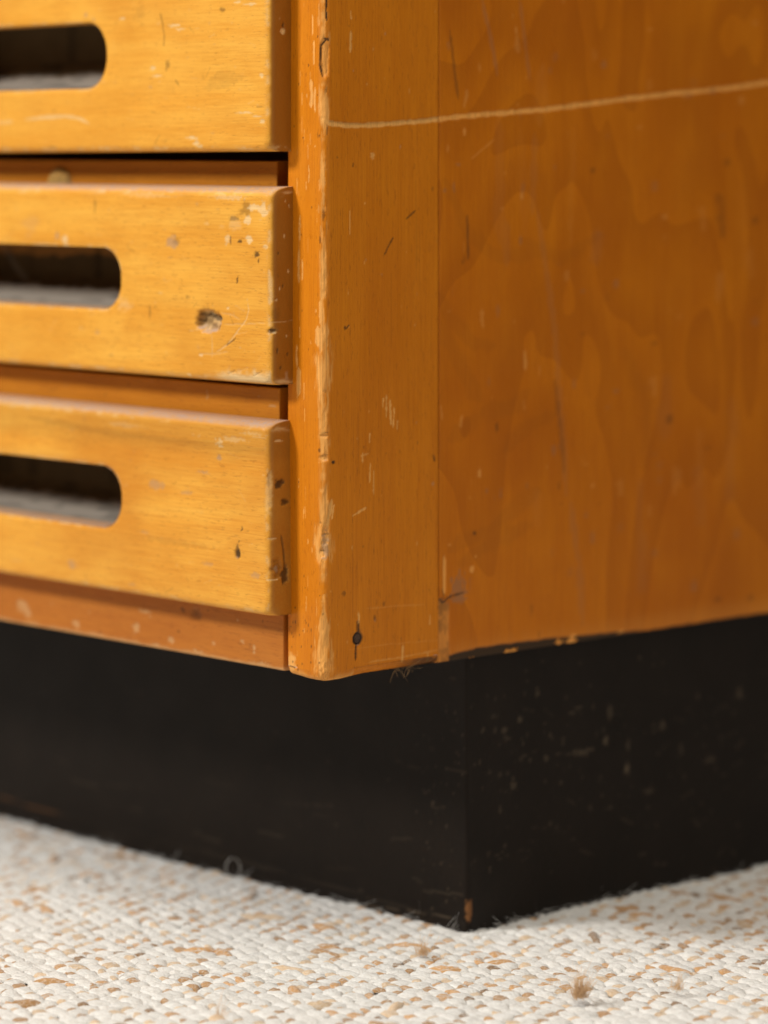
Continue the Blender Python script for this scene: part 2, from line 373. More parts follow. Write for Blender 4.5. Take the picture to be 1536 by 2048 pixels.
    w.blob((nx[0], nx[1] + .0055), .0011, .0034, 1, .6, .0008, .3); w.stroke([(nx[0] + .0009, nx[1] + .0075), (nx[0] + .0012, nx[1] + .001)], .0004, 1, .95, .0005)
    w.stroke([(nx[0] - .0002, nx[1] - .001), (nx[0] - .0013, nx[1] - .005), (nx[0] - .0014, nx[1] - .0105)], .0006, 1, 1.0, .0012)
    w.blob(nx, .0034, .0034, 1, 1.0, .0013, .12, soft=.15)
    # dirty bare strip along the bottom edge
    y0, z0 = Sd(800, 1330); 
    dirt = sstep(Sd(770, 1340)[0], Sd(850, 1330)[0], U) * sstep(.0052, .0030, Z - Z0 + .003 * (fbm(U / .003, Z / .01, 44) - .5))
    w.field(dirt, 1, .8, .0005)
    # outline of the bottom end pulled in
    ins = np.interp(zs - Z0, [0, .0003, .0008, .0015, .0024, .0034, .0045], [.0030, .0020, .0012, .0006, .00022, .00005, 0])
    bite = .0012 * (fbm(U / .006, Z / .006, 55) - .4)
    P = np.zeros(U.shape + (3,))
    disp = -w.H - ins[:, None] - np.where(Z - Z0 < .004, np.maximum(bite, 0), 0)
    disp += .0005 * np.exp(-((U - EC) / .004) ** 2) * (fbm(U / .002, Z / .007, 63) - .5)
    disp += .00025 * (fbm(U / .012, Z / .05, 61) - .5)
    P[..., 0] = pts[None, :, 0] + nor[None, :, 0] * disp; P[..., 1] = pts[None, :, 1] + nor[None, :, 1] * disp
    P[..., 2] = Z
    fr = (np.abs(U - EC) < .03) & (Z - Z0 < .02)
    P[..., 2] += np.where(Z - Z0 < .005, .0012 * sstep(.3, 1.0, np.abs(U - EC) / .03), 0)
    o = grid_obj("side_panel", P, M_STILE, root, w.C)
    # underside
    bp = np.stack([pts[:, 0] + nor[:, 0] * -.003, pts[:, 1] + nor[:, 1] * -.003, np.full(n, Z0 + .0013)], 1)
    v = np.concatenate([bp, np.array([[-TH / 2, .02, Z0 + .0013], [-.008, LIP, Z0 + .0013]])])
    f = [(i + 1, i, n) for i in range(n - 1)]
    u = mesh_from("end_grain", v, f, M_BOTTOM, o, np.zeros((len(v), 3)), smooth=False)
    # nail head
    vs, fs = [], []
    c = np.array([-.0006, nx[0] - sideoff, nx[1]]); K = 20
    prof = [(.0, .00045), (.0010, .00040), (.0018, .0002), (.0022, -.0003), (.0022, -.0015)]
    for rr, h in prof:
        for i in range(K):
            a = i / K * 2 * math.pi; q = rr * (1 + .06 * math.sin(3 * a + 1)); vs.append(c + np.array([h, q * math.cos(a), q * math.sin(a) * 1.1]))
    for j in range(len(prof) - 1):
        for i in range(K): fs.append((j * K + i, j * K + (i + 1) % K, (j + 1) * K + (i + 1) % K, (j + 1) * K + i))
    nl = mesh_from("nail", vs, np.array(fs)[:, ::-1], M_NAIL, o); nl["label"] = "rusty flat nail head"
    return o
side = edge_board()

# ---- veneered part of the side
def veneer():
    ys = np.concatenate([[LIP + .0001], seq(LIP + .0003, DEP, .0006, .004, .14)])
    zs = np.concatenate([Z0 + np.array([0.0008, .0012]), np.linspace(Z0 + .0018, .50, 480), np.linspace(.51, ZT, 4)])
    Y, Z = np.meshgrid(ys, zs); w = Wear(Y, Z)
    Sd = lambda px, py: on_x(px, py, 0.0)
    w.stroke([Sd(870, 239), Sd(885, 237), Sd(930, 232), Sd(985, 228), Sd(1040, 223), Sd(1100, 218), Sd(1160, 210), Sd(1250, 198), Sd(1350, 187), Sd(1450, 177), Sd(1560, 162)], .0014, 0, 1.0, .0002, .5, taper=False)
    # lost veneer beside the joint
    j = lambda px, py: Sd(px, py)
    a0, a1 = j(878, 1200), j(899, 1328)
    lost = sstep(a1[0] + .0006, a1[0] - .0004, Y + .0012 * (fbm(Z / .006, Y / .01, 5) - .5)) * sstep(a0[1] + .002, a0[1] - .001, Z + (Y - LIP) * .4)
    w.field(lost, 0, .5, .0009); w.field(lost * sstep(.35, .7, fbm(Z / .005, Y / .006, 8)), 1, .42)
    w.stroke([j(880, 1198), j(888, 1206), j(895, 1196)], .0006, 1, .9); w.blob(j(885, 1216), .002, .004, 1, .5, 0, .6)
    w.stroke([j(893, 1198), j(905, 1192), j(930, 1184)], .0006, 1, .7, .0002)
    w.stroke([j(889, 1112), j(890, 1150), j(889, 1190)], .0012, 0, .85, .0004, .3); w.stroke([j(885, 1175), j(889, 1192)], .0004, 1, .7)
    w.blob(j(917, 1175), .0052, .0060, 2, .75, 0, .9, grain=(.002, .004)); w.blob(j(920, 1192), .006, .0016, 2, .8, 0, .8, ang=.25); w.stroke([j(905, 1204), j(935, 1197)], .0008, 2, .7)
    w.blob(j(945, 1138), .0016, .002, 0, .7); w.blob(j(952, 1113), .0008, .0008, 0, .9); w.blob(j(950, 1067), .0016, .0008, 1, .7, ang=-.5)
    # bare dirty bottom edge
    zz = Z - Z0
    lim = np.interp(Y, [LIP, j(960, 1300)[0], j(1060, 1290)[0], j(1180, 1270)[0], j(1300, 1255)[0]], [.0032, .0052, .0048, .0034, .001])
    dm = sstep(.0006, -.0006, zz - .0008 - lim + .0012 * (fbm(Y / .004, Z / .02, 15) - .5)); w.field(dm * (1 - lost), 1, 1.0, .0008)
    for px, py, ru, rv in [(1022, 1303, .004, .0014), (1146, 1280, .0032, .0026), (1120, 1285, .003, .0012), (995, 1312, .003, .001), (945, 1318, .004, .0006), (1240, 1262, .003, .0012)]:
        w.blob(j(px, py), ru, rv, 0, .9, -.0004, .8); m = w.C[..., 0] > .5; w.C[..., 1] = np.where(m & (zz < .009) , w.C[..., 1] * .25, w.C[..., 1])
    w.stroke([j(905, 1300), j(1000, 1285), j(1140, 1262)], .0007, 0, .25); 
    w.field(sstep(.016, .004, zz) * .28, 0, 1.0)
    # grey rub marks running down the panel
    w.stroke([j(1075, 420), j(1090, 520), j(1108, 640), j(1118, 760), j(1126, 880), j(1133, 990)], .0022, 2, .20, 0, .7); w.stroke([j(1110, 760), j(1122, 860), j(1130, 950)], .0016, 1, .28, 0, .6)
    w.stroke([j(1140, 1000), j(1158, 1120), j(1166, 1250)], .0022, 2, .26, 0, .7)
    w.stroke([j(900, 60), j(912, 160), j(918, 200)], .0010, 1, .4, 0, .7); w.stroke([j(965, 0), j(985, 90), j(995, 150)], .0014, 2, .35, 0, .7); w.stroke([j(1040, 0), j(1060, 160)], .0012, 2, .3, 0, .7)
    w.stroke([j(935, 430), j(937, 520)], .0009, 1, .5, 0, .6); w.stroke([j(943, 318), j(990, 278)], .0004, 0, .5); 
    w.stroke([j(1440, 380), j(1443, 480)], .002, 1, .35, 0, .7)
    for px, a, b, ww, vv in [(932, 180, 215, .0012, .6), (1037, 70, 105, .0018, .5), (1185, 100, 120, .003, .35), (1302, 160, 180, .003, .35), (1053, 700, 740, .0014, .8), (965, 620, 655, .0018, .6), (920, 830, 855, .0014, .6), (887, 810, 840, .0008, .6),
                          (1045, 800, 820, .0012, .5), (1135, 540, 560, .002, .45), (1405, 410, 460, .003, .4), (1438, 540, 600, .003, .4), (1355, 930, 990, .003, .4), (1240, 960, 990, .002, .5), (1500, 500, 560, .004, .3), (1310, 750, 790, .003, .5), (1300, 1010, 1030, .003, .4)]:
        w.stroke([j(px + rng.uniform(-5, 5), a), j(px + rng.uniform(-4, 4), b)], ww, 0, vv * .6, 0, .9)
    for i in range(150):
        px, py = rng.uniform(885, 1536), rng.uniform(0, 1290)
        w.blob(j(px, py), rng.uniform(.0004, .0016), rng.uniform(.0006, .003), int(rng.choice([0, 0, 1, 2, 2])), rng.uniform(.15, .55))
    for i in range(14):      # faint long smears of polish
        px, py = rng.uniform(900, 1536), rng.uniform(0, 1000); w.stroke([j(px, py), j(px + rng.uniform(-10, 10), py + rng.uniform(60, 260))], rng.uniform(.002, .006), int(rng.choice([0, 2])), rng.uniform(.06, .16), 0, .7)
    for pts in ([(880, 590), (900, 640), (950, 690), (990, 690)], [(880, 640), (915, 720), (960, 800)], [(900, 880), (960, 830), (1030, 810), (1060, 780)], [(900, 1100), (980, 1060), (1040, 1010), (1080, 980)], [(890, 360), (940, 470), (1000, 520), (1080, 505)], [(1040, 480), (1120, 520), (1200, 470)], [(920, 1130), (990, 1080), (1060, 1050)], [(1010, 900), (1060, 850), (1110, 830)], [(1250, 700), (1300, 820), (1290, 930)]):
        w.stroke([j(*p) for p in pts], .0045, 1, .075, 0, .8)
    w.field(sstep(.0009, .0002, Y - LIP), 1, .25, .0002)
    P = np.stack([-w.H + .0003 * (fbm(Y / .06, Z / .12, 71) - .5) - .0002, Y, Z], -1)
    P[:, 0, 0] -= .002; P[0, :, 0] -= .003
    o = grid_obj("veneer", P, M_PANEL, side, w.C)
    return o
veneer()
rbox("side_core", (-TH, .031, Z0 + .0016), (-.0035, DEP, ZT), M_BOTTOM, side, 0)

# splinter fibres hanging off the bottom edge
def fibres(name, base, n, length, spread, mat, parent, rad=.00009, up=-1.0, curl=1.0):
    V, Fc = [], []
    for i in range(n):
        p = np.array(base) + rng.normal(0, 1, 3) * spread; d = rng.normal(0, 1, 3) * .8 + np.array([0, 0, up]); d /= np.linalg.norm(d)
        L = length * rng.uniform(.4, 1); seg = 7; bend = rng.normal(0, 1, 3) * curl
        k0 = len(V)
        for s in range(seg + 1):
            t = s / seg; q = p + d * L * t + bend * L * .5 * t * t; rr = rad * (1 - .6 * t)
            for a in range(3): V.append(q + rr * np.array([math.cos(a * 2.094), math.sin(a * 2.094), .3 * (a - 1)]))
        for s in range(seg):
            for a in range(3): Fc.append((k0 + s * 3 + a, k0 + s * 3 + (a + 1) % 3, k0 + s * 3 + 3 + (a + 1) % 3, k0 + s * 3 + 3 + a))
    return mesh_from(name, V, Fc, mat, parent)
q = on_x(812, 1340, 0.0); sf = fibres("splinter", (-.002, q[0], q[1] + .0002), 26, .0055, (.001, .0040, .0003), M_FIBRE, side, .00014, -.35, 1.4); sf["kind"] = "stuff"

# ---- drawers
PR = 0.0145
XR = on_y(540, 600, -PR)[0]                     # right end of the drawer fronts
XD = XL - XR + 0 * 2                            # symmetrical left end
XDL = XL + (-XR) - 0.0
def drawer(ztop, zbot, mat, marks, lean, pocket, name="drawer", dx=0.0, slot_px=None, seed=0, rt=(.0085, .0050)):
    Hh = ztop - zbot
    er, eb = .0040, .0036                        # side round, bottom round
    xr = XR + dx
    # columns: left skirt, front, right round, right side
    xs_ = list(seq(xr - er, xr - .235, .0006))[::-1]
    xs_ = list(np.linspace(XDL, xr - .2355, 90)) + xs_
    cols = [(XDL, 1.0), (XDL, 0.5)] + [(x, 0.0) for x in xs_]
    ucol = [XDL - PR, XDL - PR / 2] + xs_
    for a in np.linspace(0, math.pi / 2, 8)[1:]:
        cols.append((xr - er + er * math.sin(a), er / PR * (1 - math.cos(a)))); ucol.append(xr - er + er * a * .9)
    for f in np.linspace(er / PR, 1, 22)[1:]: cols.append((xr, f)); ucol.append(xr + (f * PR - er) + er * .45)
    cols = np.array(cols); ucol = np.array(ucol)
    # rows: bottom skirt, main, top roll, top skirt
    rows, vrow = [], []
    for yy in np.linspace(PR, eb, 6)[:-1]: rows.append((zbot, yy)); vrow.append(zbot - yy)
    for a in np.linspace(0, math.pi / 2, 9): rows.append((zbot + eb - eb * math.cos(a), eb - eb * math.sin(a))); vrow.append(rows[-1][0] - .0001 * (8 - a))
    zm = np.linspace(zbot + eb, ztop - rt[1], int((Hh - eb - rt[1]) / .0006))
    for z in zm[1:]: rows.append((z, 0.0)); vrow.append(z)
    for a in np.linspace(0, math.pi / 2, 15)[1:]: rows.append((ztop - rt[1] + rt[1] * math.sin(a), rt[0] * (1 - math.cos(a)))); vrow.append(rows[-1][0])
    for yy in np.linspace(rt[0], PR, 5)[1:]: rows.append((ztop + .0004 * (yy - rt[0]) / PR, yy)); vrow.append(ztop + yy - rt[0])
    rows = np.array(rows); vrow = np.array(vrow)
    U, V = np.meshgrid(ucol, vrow)
    w = Wear(U, V)
    Fp = lambda px, py: on_y(px, py, -PR)
    def Sp(px, py):
        y, z = on_x(px, py, xr); return (xr + (y + PR) - er * .55, z)
    marks(w, Fp, Sp, zbot, ztop, xr)
    for i in range(70):
        px, py = rng.uniform(-20, 560), rng.uniform(0, 1); z = zbot + py * Hh; c_ = int(rng.choice([0, 0, 0, 1, 2])); u = on_y(px, 500, -PR)[0]
        w.blob((u, z), rng.uniform(.0004, .0016), rng.uniform(.0003, .0009), c_, rng.uniform(.12, .4) * (.5 if c_ == 1 else 1), 0, .8)
    for i in range(26):
        z = zbot + rng.random() * Hh; u = on_y(rng.uniform(-20, 560), 500, -PR)[0]; L = rng.uniform(.003, .012); a = rng.normal(0, .5)
        w.stroke([(u, z), (u + L * math.cos(a), z + L * math.sin(a))], rng.uniform(.00015, .0003), int(rng.choice([0, 0, 1])), rng.uniform(.2, .5), 0, .7)
    # bruised arrises
    arr = np.exp(-((U - xr + er * .5) / .0012) ** 2) * sstep(.5, .72, fbm(U / .004, V / .004, seed + 40)); w.field(arr, 0, .55, .0002)
    arb = np.exp(-((V - zbot - .001) / .0014) ** 2) * sstep(.45, .75, fbm(U / .006, V / .004, seed + 50)); w.field(arb, 0, .6, .0002)
    art = np.exp(-((V - ztop + .0035) / .0016) ** 2) * sstep(.5, .75, fbm(U / .007, V / .003, seed + 60)); w.field(art, 0, .6, .00015)
    oj = rows[:, 1][:, None]; fi = cols[:, 1][None, :]
    P = np.zeros(U.shape + (3,))
    wav = .0004 * (fbm(U / .05, V / .03, seed + 3) - .5)
    P[..., 0] = cols[:, 0][None, :] + lean[0] * (vrow[:, None] - zbot)
    P[..., 1] = (-PR + oj) * (1 - fi) + wav * (1 - fi)
    P[..., 2] = rows[:, 0][:, None] + lean[1] * (cols[:, 0][None, :] - xr)
    onside = (U > xr - er * .4)
    P[..., 1] += np.where(onside, 0, w.H); P[..., 0] -= np.where(onside, w.H, 0) 
    corner = np.exp(-((U - xr) / .004) ** 2) * (np.exp(-((V - zbot) / .004) ** 2) + np.exp(-((V - ztop) / .005) ** 2))
    P[..., 0] -= corner * .0009; P[..., 1] += corner * .0009 * (1 - fi)
    # finger slot: stadium with slightly flattened ends
    (sx, st), (_, sb) = Fp(*slot_px[0]), Fp(*slot_px[1])
    zc, hr = (st + sb) / 2, (st - sb) / 2
    sxl = XDL + (xr - sx)
    xc, hw = (sx + sxl) / 2, (sx - sxl) / 2
    R = hr * .93
    def sdf(X, Zv):
        qx = np.abs(X - xc) - (hw - R); qz = np.abs(Zv - zc) - (hr - R)
        return np.hypot(np.maximum(qx, 0), np.maximum(qz, 0)) + np.minimum(np.maximum(qx, qz), 0) - R
    X, Zp = P[..., 0], P[..., 2] - lean[1] * (cols[:, 0][None, :] - xr)
    d = sdf(X, Zp)
    w.C[..., 0] = np.maximum(w.C[..., 0], np.exp(-(d / .0011) ** 2) * .75 * sstep(.35, .7, fbm(U / .005, V / .004, seed + 80)))
    cell = .25 * (d[:-1, :-1] + d[1:, :-1] + d[:-1, 1:] + d[1:, 1:])
    keep = cell > 0
    # pull the rim vertices onto the outline
    used_in = np.zeros(d.shape, bool); used_out = np.zeros(d.shape, bool)
    for a, b in ((0, 0), (1, 0), (0, 1), (1, 1)):
        sl = (slice(a, d.shape[0] - 1 + a), slice(b, d.shape[1] - 1 + b))
        used_out[sl] |= keep; used_in[sl] |= ~keep
    rim = used_in & used_out
    e = 1e-5; gx = (sdf(X + e, Zp) - sdf(X - e, Zp)) / (2 * e); gz = (sdf(X, Zp + e) - sdf(X, Zp - e)) / (2 * e)
    P[..., 0] -= np.where(rim, d * gx, 0); P[..., 2] -= np.where(rim, d * gz, 0)
    near = np.exp(-np.maximum(d, 0) / .0009) * (np.abs(d) < .006)
    P[..., 1] += np.where(d > -.001, .0007 * near, 0)
    o = grid_obj(name, P, mat, root, w.C, keep=keep)
    # wall of the slot through the board
    K = 160; th = np.linspace(0, 2 * math.pi, K, endpoint=False); ox, oz = [], []
    for t in th:
        c_, s_ = math.cos(t), math.sin(t); lo, hi = 0.0, .3
        for _ in range(40):
            md = (lo + hi) / 2
            if sdf(np.array(xc + md * c_), np.array(zc + md * s_)) < 0: lo = md
            else: hi = md
        ox.append(xc + lo * c_); oz.append(zc + lo * s_)
    ox, oz = np.array(ox), np.array(oz); ozl = oz + lean[1] * (ox - xr)
    lay = [(-PR + .0004, 0.0003), (-PR + .0014, 0.0), (-.005, 0), (.0035, 0)]
    V_ = np.concatenate([np.stack([ox + 0 * ox, np.full(K, yy), ozl], 1) for yy, _ in lay])
    f = [(k * K + i, k * K + (i + 1) % K, (k + 1) * K + (i + 1) % K, (k + 1) * K + i) for k in range(len(lay) - 1) for i in range(K)]
    mesh_from("slot_wall", V_, np.array(f), mat, o, np.tile([.25, 0, 0], (len(V_), 1)))
    # pocket behind the slot: back board with its frame
    tt = np.concatenate([np.linspace(0, math.pi / 2, 28), np.full(20, math.pi / 2)]); up = np.concatenate([np.zeros(28), np.linspace(0, hr * 2 - .006, 21)[1:]])
    gx = np.linspace(xc - hw - .012, xc + hw + .03, 220); yy, ti = np.meshgrid(gx, np.arange(48))
    prz = (sb - .0022 + .019 * (1 - np.cos(tt)) + up)[ti]; pry = (.0036 + .0235 * np.sin(tt))[ti]
    ww = Wear(yy, prz); ww.field(.35 * sstep(.55, .8, vnoise(yy / .012, tt[ti] * 9, seed + 9)), 1, 1.0); ww.field(sstep(1.14, 1.0, tt[ti] + .25 * (fbm(yy / .01, prz / .01, seed + 6) - .5)), 2, .97); pocket(ww, xc, zc, hw, hr)
    PP = np.stack([yy, pry + .0006 * (fbm(yy / .03, prz / .03, seed) - .5), prz], -1)
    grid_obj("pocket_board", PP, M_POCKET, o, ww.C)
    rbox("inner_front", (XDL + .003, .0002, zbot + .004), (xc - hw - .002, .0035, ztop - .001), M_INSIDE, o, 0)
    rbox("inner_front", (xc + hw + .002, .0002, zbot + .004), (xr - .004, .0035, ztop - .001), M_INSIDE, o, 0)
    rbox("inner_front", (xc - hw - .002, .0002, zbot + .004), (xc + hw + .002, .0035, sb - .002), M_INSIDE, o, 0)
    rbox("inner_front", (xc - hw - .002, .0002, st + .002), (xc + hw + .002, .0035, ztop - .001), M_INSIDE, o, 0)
    return o

def marks1(w, F, Sp, zb, zt, xr):
    w.stroke([F(50, 236), F(90, 232), F(130, 230), F(160, 235), F(178, 245)], .0011, 0, .7, 0, .6); w.stroke([F(-5, 243), F(25, 240)], .0012, 0, .5)
    for px, py, a, b in [(385, 275, .004, .0009), (392, 287, .003, .0012), (400, 294, .003, .0009), (490, 225, .006, .0006), (510, 232, .004, .0005), (525, 243, .0014, .0012), (350, 50, .004, .0007), (360, 57, .003, .0005), (500, 8, .005, .0006), (305, 135, .002, .0012), (245, 35, .002, .0006), (475, 4, .003, .0005), (523, 150, .0012, .0012), (315, 150, .004, .0006)]:
        w.blob(F(px, py), a, b, 0, .9, .0001, .8, grain=(.003, .0006))
    w.stroke([F(320, 25), F(325, 45), F(328, 70), F(327, 92)], .00055, 1, .5, .0001, .6); w.blob(F(335, 127), .0018, .0018, 1, .45); w.stroke([F(333, 133), F(332, 142)], .0006, 1, .4)
    w.stroke([F(350, 158), F(357, 168)], .0005, 1, .5); w.blob(F(445, 19), .002, .0012, 1, .5); w.blob(F(445, 160), .012, .004, 1, .13, 0, .9); w.blob(F(280, 25), .004, .004, 1, .12, 0, .9)
    w.blob(F(172, 28), .0013, .0014, 2, .6); w.blob(F(188, 37), .0012, .0008, 2, .6)
    w.blob(Sp(565, 62), .0015, .0014, 0, .9, .0006, .5); w.blob(Sp(566, 50), .0006, .0012, 1, .7, .0004)
def marks2(w, F, Sp, zb, zt, xr):
    # deep gouge
    g = F(415, 643)
    w.blob(g, .0088, .0056, 0, .7, .0030, .3, soft=.2, grain=(.0045, .0035)); w.blob(F(409, 640), .0052, .0040, 1, .62, .0012, .7, soft=.6); w.blob(F(428, 636), .0046, .0028, 1, .75, .0006, .8); w.blob(F(418, 632), .006, .0014, 1, .8, .0004, .7); w.blob(F(396, 645), .0022, .0025, 1, .45, .0005, .6); w.blob(F(418, 629), .0016, .0009, 0, 1, -.0005)
    w.blob(F(425, 655), .006, .0022, 2, .55, 0, .6); w.stroke([F(437, 632), F(440, 645), F(438, 658)], .0009, 1, .5, .0005)
    for pts, ww, v in [([(494, 598), (497, 620), (492, 640), (478, 658), (468, 672), (456, 688), (440, 700), (432, 704)], .00045, .9), ([(440, 650), (490, 648), (540, 645), (583, 645)], .00035, .7), ([(423, 668), (424, 690), (424, 715)], .0006, .6), ([(395, 708), (430, 708), (455, 704)], .0005, .6),
                       ([(440, 625), (465, 630), (480, 640)], .0005, .6), ([(470, 668), (495, 664)], .0004, .6), ([(497, 735), (485, 740), (440, 752)], .0005, .5)]:
        w.stroke([F(*p) for p in pts], ww * .9, 0, v * .62, .0002, .6)
    w.stroke([F(472, 676), F(462, 684), F(452, 691)], .0004, 1, .7, .0002)
    # rubbed lower corner
    m = sstep(F(400, 740)[0], F(470, 740)[0], w.U) * (w.U < xr - .001) * sstep(F(480, 735)[1], F(480, 760)[1], w.V - (w.U - F(480, 740)[0]) * .06 + .006 * (fbm(w.U / .003, w.V / .003, 77) - .5))
    w.field(m * sstep(zb - .001, zb + .001, w.V), 0, 1.0, .0003)
    w.stroke([F(505, 752), F(525, 742)], .0003, 1, .35, .0004, .5); w.stroke([F(455, 748), F(470, 741)], .0003, 1, .25, .0003, .5)
    # rubbed upper corner
    for px, py, a, b, c, v in [(510, 415, .006, .0016, 0, .8), (525, 420, .003, .003, 0, .8), (495, 440, .0028, .0024, 0, .8), (498, 480, .0022, .0020, 0, .9), (455, 478, .002, .0025, 0, .7), (470, 450, .004, .005, 0, .35), (530, 493, .002, .0016, 0, .8), (490, 420, .004, .003, 1, .4), (467, 438, .003, .001, 1, .5), (461, 480, .0006, .0018, 1, .7), (480, 483, .0016, .0007, 1, .8), (514, 508, .0016, .0014, 1, .8), (517, 521, .0006, .001, 1, .8), (474, 562, .0006, .0016, 1, .9),
                            (345, 483, .0040, .0026, 2, .75), (352, 481, .0022, .0026, 1, .25), (130, 478, .0028, .0026, 0, .9), (114, 470, .0015, .0020, 2, .8), (190, 410, .0008, .0035, 1, .45), (60, 450, .006, .005, 2, .2), (545, 300, .002, .002, 0, .5), (402, 710, .0016, .0007, 0, 1), (378, 752, .0014, .0007, 0, 1), (300, 625, .0006, .003, 1, .4), (456, 616, .0008, .0007, 0, 1), (250, 610, .006, .003, 0, .4), (195, 665, .002, .001, 2, .5), (375, 595, .0016, .001, 1, .3), (225, 520, .003, .006, 0, .35), (455, 395, .012, .0012, 0, .55), (300, 390, .02, .0012, 0, .4)]:
        w.blob(F(px, py), a, b, c, v, .0001, .8)
    w.blob(Sp(547, 662), .0022, .0014, 1, .8, .0010, .4); w.blob(Sp(550, 665), .0012, .0006, 0, .9); w.stroke([Sp(542, 540), Sp(545, 590), Sp(543, 610)], .0012, 0, .6, .0003); w.blob(Sp(552, 628), .003, .0025, 1, .2)
    w.blob(Sp(573, 755), .001, .003, 2, .6)
    for i in range(14): w.blob(Sp(rng.uniform(543, 582), rng.uniform(400, 770)), .0006, .0009, int(rng.choice([0, 1])), .6, .0002)
def marks3(w, F, Sp, zb, zt, xr):
    w.stroke([F(60, 835), F(200, 862), F(330, 880), F(450, 893), F(530, 900)], .0026, 1, .26, 0, .7); w.stroke([F(90, 845), F(250, 870), F(420, 888)], .0009, 1, .3, 0, .6)
    w.field(sstep(F(300, 905)[1] - .002, F(300, 880)[1], w.V + .006 * (fbm(w.U / .03, w.V / .008, 91) - .5)) * .16, 1, 1.0)
    w.blob(F(476, 1107), .0021, .0024, 1, .92, .0007, .2); w.blob(F(476, 1100), .0012, .0028, 1, .6, .0002, .3); w.stroke([F(484, 1052), F(487, 1058), F(482, 1062)], .0004, 1, .8, .0002); w.blob(F(479, 1083), .0005, .0006, 1, .6)
    for px, py, a, b, c, v in [(315, 970, .0055, .002, 2, .55), (375, 985, .004, .001, 2, .45), (440, 886, .0028, .0018, 0, .85), (440, 915, .0018, .0014, 2, .8), (408, 945, .004, .0008, 2, .6), (145, 1128, .004, .0018, 2, .6), (290, 1065, .004, .0008, 2, .35), (512, 1150, .003, .0016, 2, .5), (420, 1128, .004, .0009, 2, .4), (265, 1170, .003, .0008, 2, .4), (350, 1085, .03, .0016, 1, .12), (150, 1005, .008, .004, 2, .2), (250, 850, .016, .0014, 0, .35), (470, 880, .010, .0014, 0, .5), (510, 868, .008, .0010, 0, .5)]:
        w.blob(F(px, py), a, b, c, v, .0001, .8)
    for px, py, a, b, c, v, dp in [(560, 968, .0028, .0022, 1, .85, .0003), (566, 965, .0018, .0008, 1, .8, .0003), (571, 1005, .0021, .0016, 1, .8, .0003), (570, 1150, .0022, .0040, 1, .8, .0007), (556, 1138, .0030, .0040, 1, .3, .0008), (554, 1138, .0012, .0018, 2, .9, -.0003), (548, 1160, .0028, .0004, 0, 1, .0003), (560, 882, .0025, .0006, 0, .9, .0002), (547, 1078, .0026, .0005, 0, .9, .0004), (543, 985, .0016, .010, 0, .5, .0003), (545, 960, .001, .004, 0, .6, .0004)]:
        w.blob(Sp(px, py), a, b, c, v, dp, .5)
    w.stroke([Sp(563, 1070), Sp(568, 1100), Sp(570, 1135)], .0007, 1, .6, .0002, .4)
def pocket_plain(w, xc, zc, hw, hr): pass
def pocket_drip(w, xc, zc, hw, hr):
    m = sstep(.0, .0016, w.V - (zc + hr * .52 + .006 * (fbm(w.U / .008, w.V / .2, 4) - .5))); w.field(m, 0, .9)
    P_ = lambda px, py: on_y(px, py, .020)
    w.stroke([P_(-25, 470), P_(-5, 505), P_(15, 540), P_(45, 570), P_(70, 582)], .0022, 2, .22, 0, .3)
z_at = lambda px, py: on_y(px, py, -PR)[1]
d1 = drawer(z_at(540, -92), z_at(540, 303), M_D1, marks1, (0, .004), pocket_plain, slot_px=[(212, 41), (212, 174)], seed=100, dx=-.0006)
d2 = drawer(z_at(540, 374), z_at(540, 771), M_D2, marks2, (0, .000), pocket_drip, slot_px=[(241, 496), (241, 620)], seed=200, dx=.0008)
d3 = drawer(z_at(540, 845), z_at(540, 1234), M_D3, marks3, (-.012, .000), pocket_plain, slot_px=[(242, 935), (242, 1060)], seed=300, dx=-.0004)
d1["label"] = "pale honey drawer front with cream scuffs along its lower edge"
d2["label"] = "honey drawer front with a deep gouge and rubbed corners"
d3["label"] = "amber drawer front with a dark teardrop mark"

# ---- rails between the drawers
def rail(name, x1, z0_, z1_, y, mat, marks=None, depth=.02, ru=.0008):
    xs = np.concatenate([np.linspace(XL + TH + .002, -.28, 30)[:-1], np.linspace(-.28, x1 - ru, 360), x1 - ru + ru * np.sin(np.linspace(0, math.pi / 2, 5)[1:]), [x1, x1]])
    fy = np.concatenate([np.zeros(29 + 360), ru * (1 - np.cos(np.linspace(0, math.pi / 2, 5)[1:])), [depth * .5, depth]])
    zs = np.concatenate([[z0_, z0_], z0_ + ru - ru * np.cos(np.linspace(0, math.pi / 2, 5)[1:]), np.linspace(z0_ + ru, z1_ - ru, max(20, int((z1_ - z0_) / .0007)))[1:], z1_ - ru + ru * np.sin(np.linspace(0, math.pi / 2, 5)[1:]), [z1_, z1_]])
    fz = np.concatenate([[depth, depth / 2], ru * (1 - np.sin(np.linspace(0, math.pi / 2, 5)[1:])), np.zeros(len(zs) - 12), ru * (1 - np.cos(np.linspace(0, math.pi / 2, 5)[1:])), [depth / 2, depth]])
    U, V = np.meshgrid(xs, zs); w = Wear(U, V)
    if marks: marks(w)
    P = np.stack([U, y + np.maximum(fy[None, :], fz[:, None]) + w.H, V], -1)
    return grid_obj(name, P, mat, root, w.C)
def rm2(w):
    F = lambda px, py: on_y(px, py, .001)
    w.stroke([F(413, 780), F(416, 792), F(412, 800)], .0006, 0, .6); w.blob(F(545, 812), .003, .0007, 0, .5)
    for i in range(20): w.blob(F(rng.uniform(0, 555), rng.uniform(740, 830)), .001, .0006, int(rng.choice([0, 1])), .4)
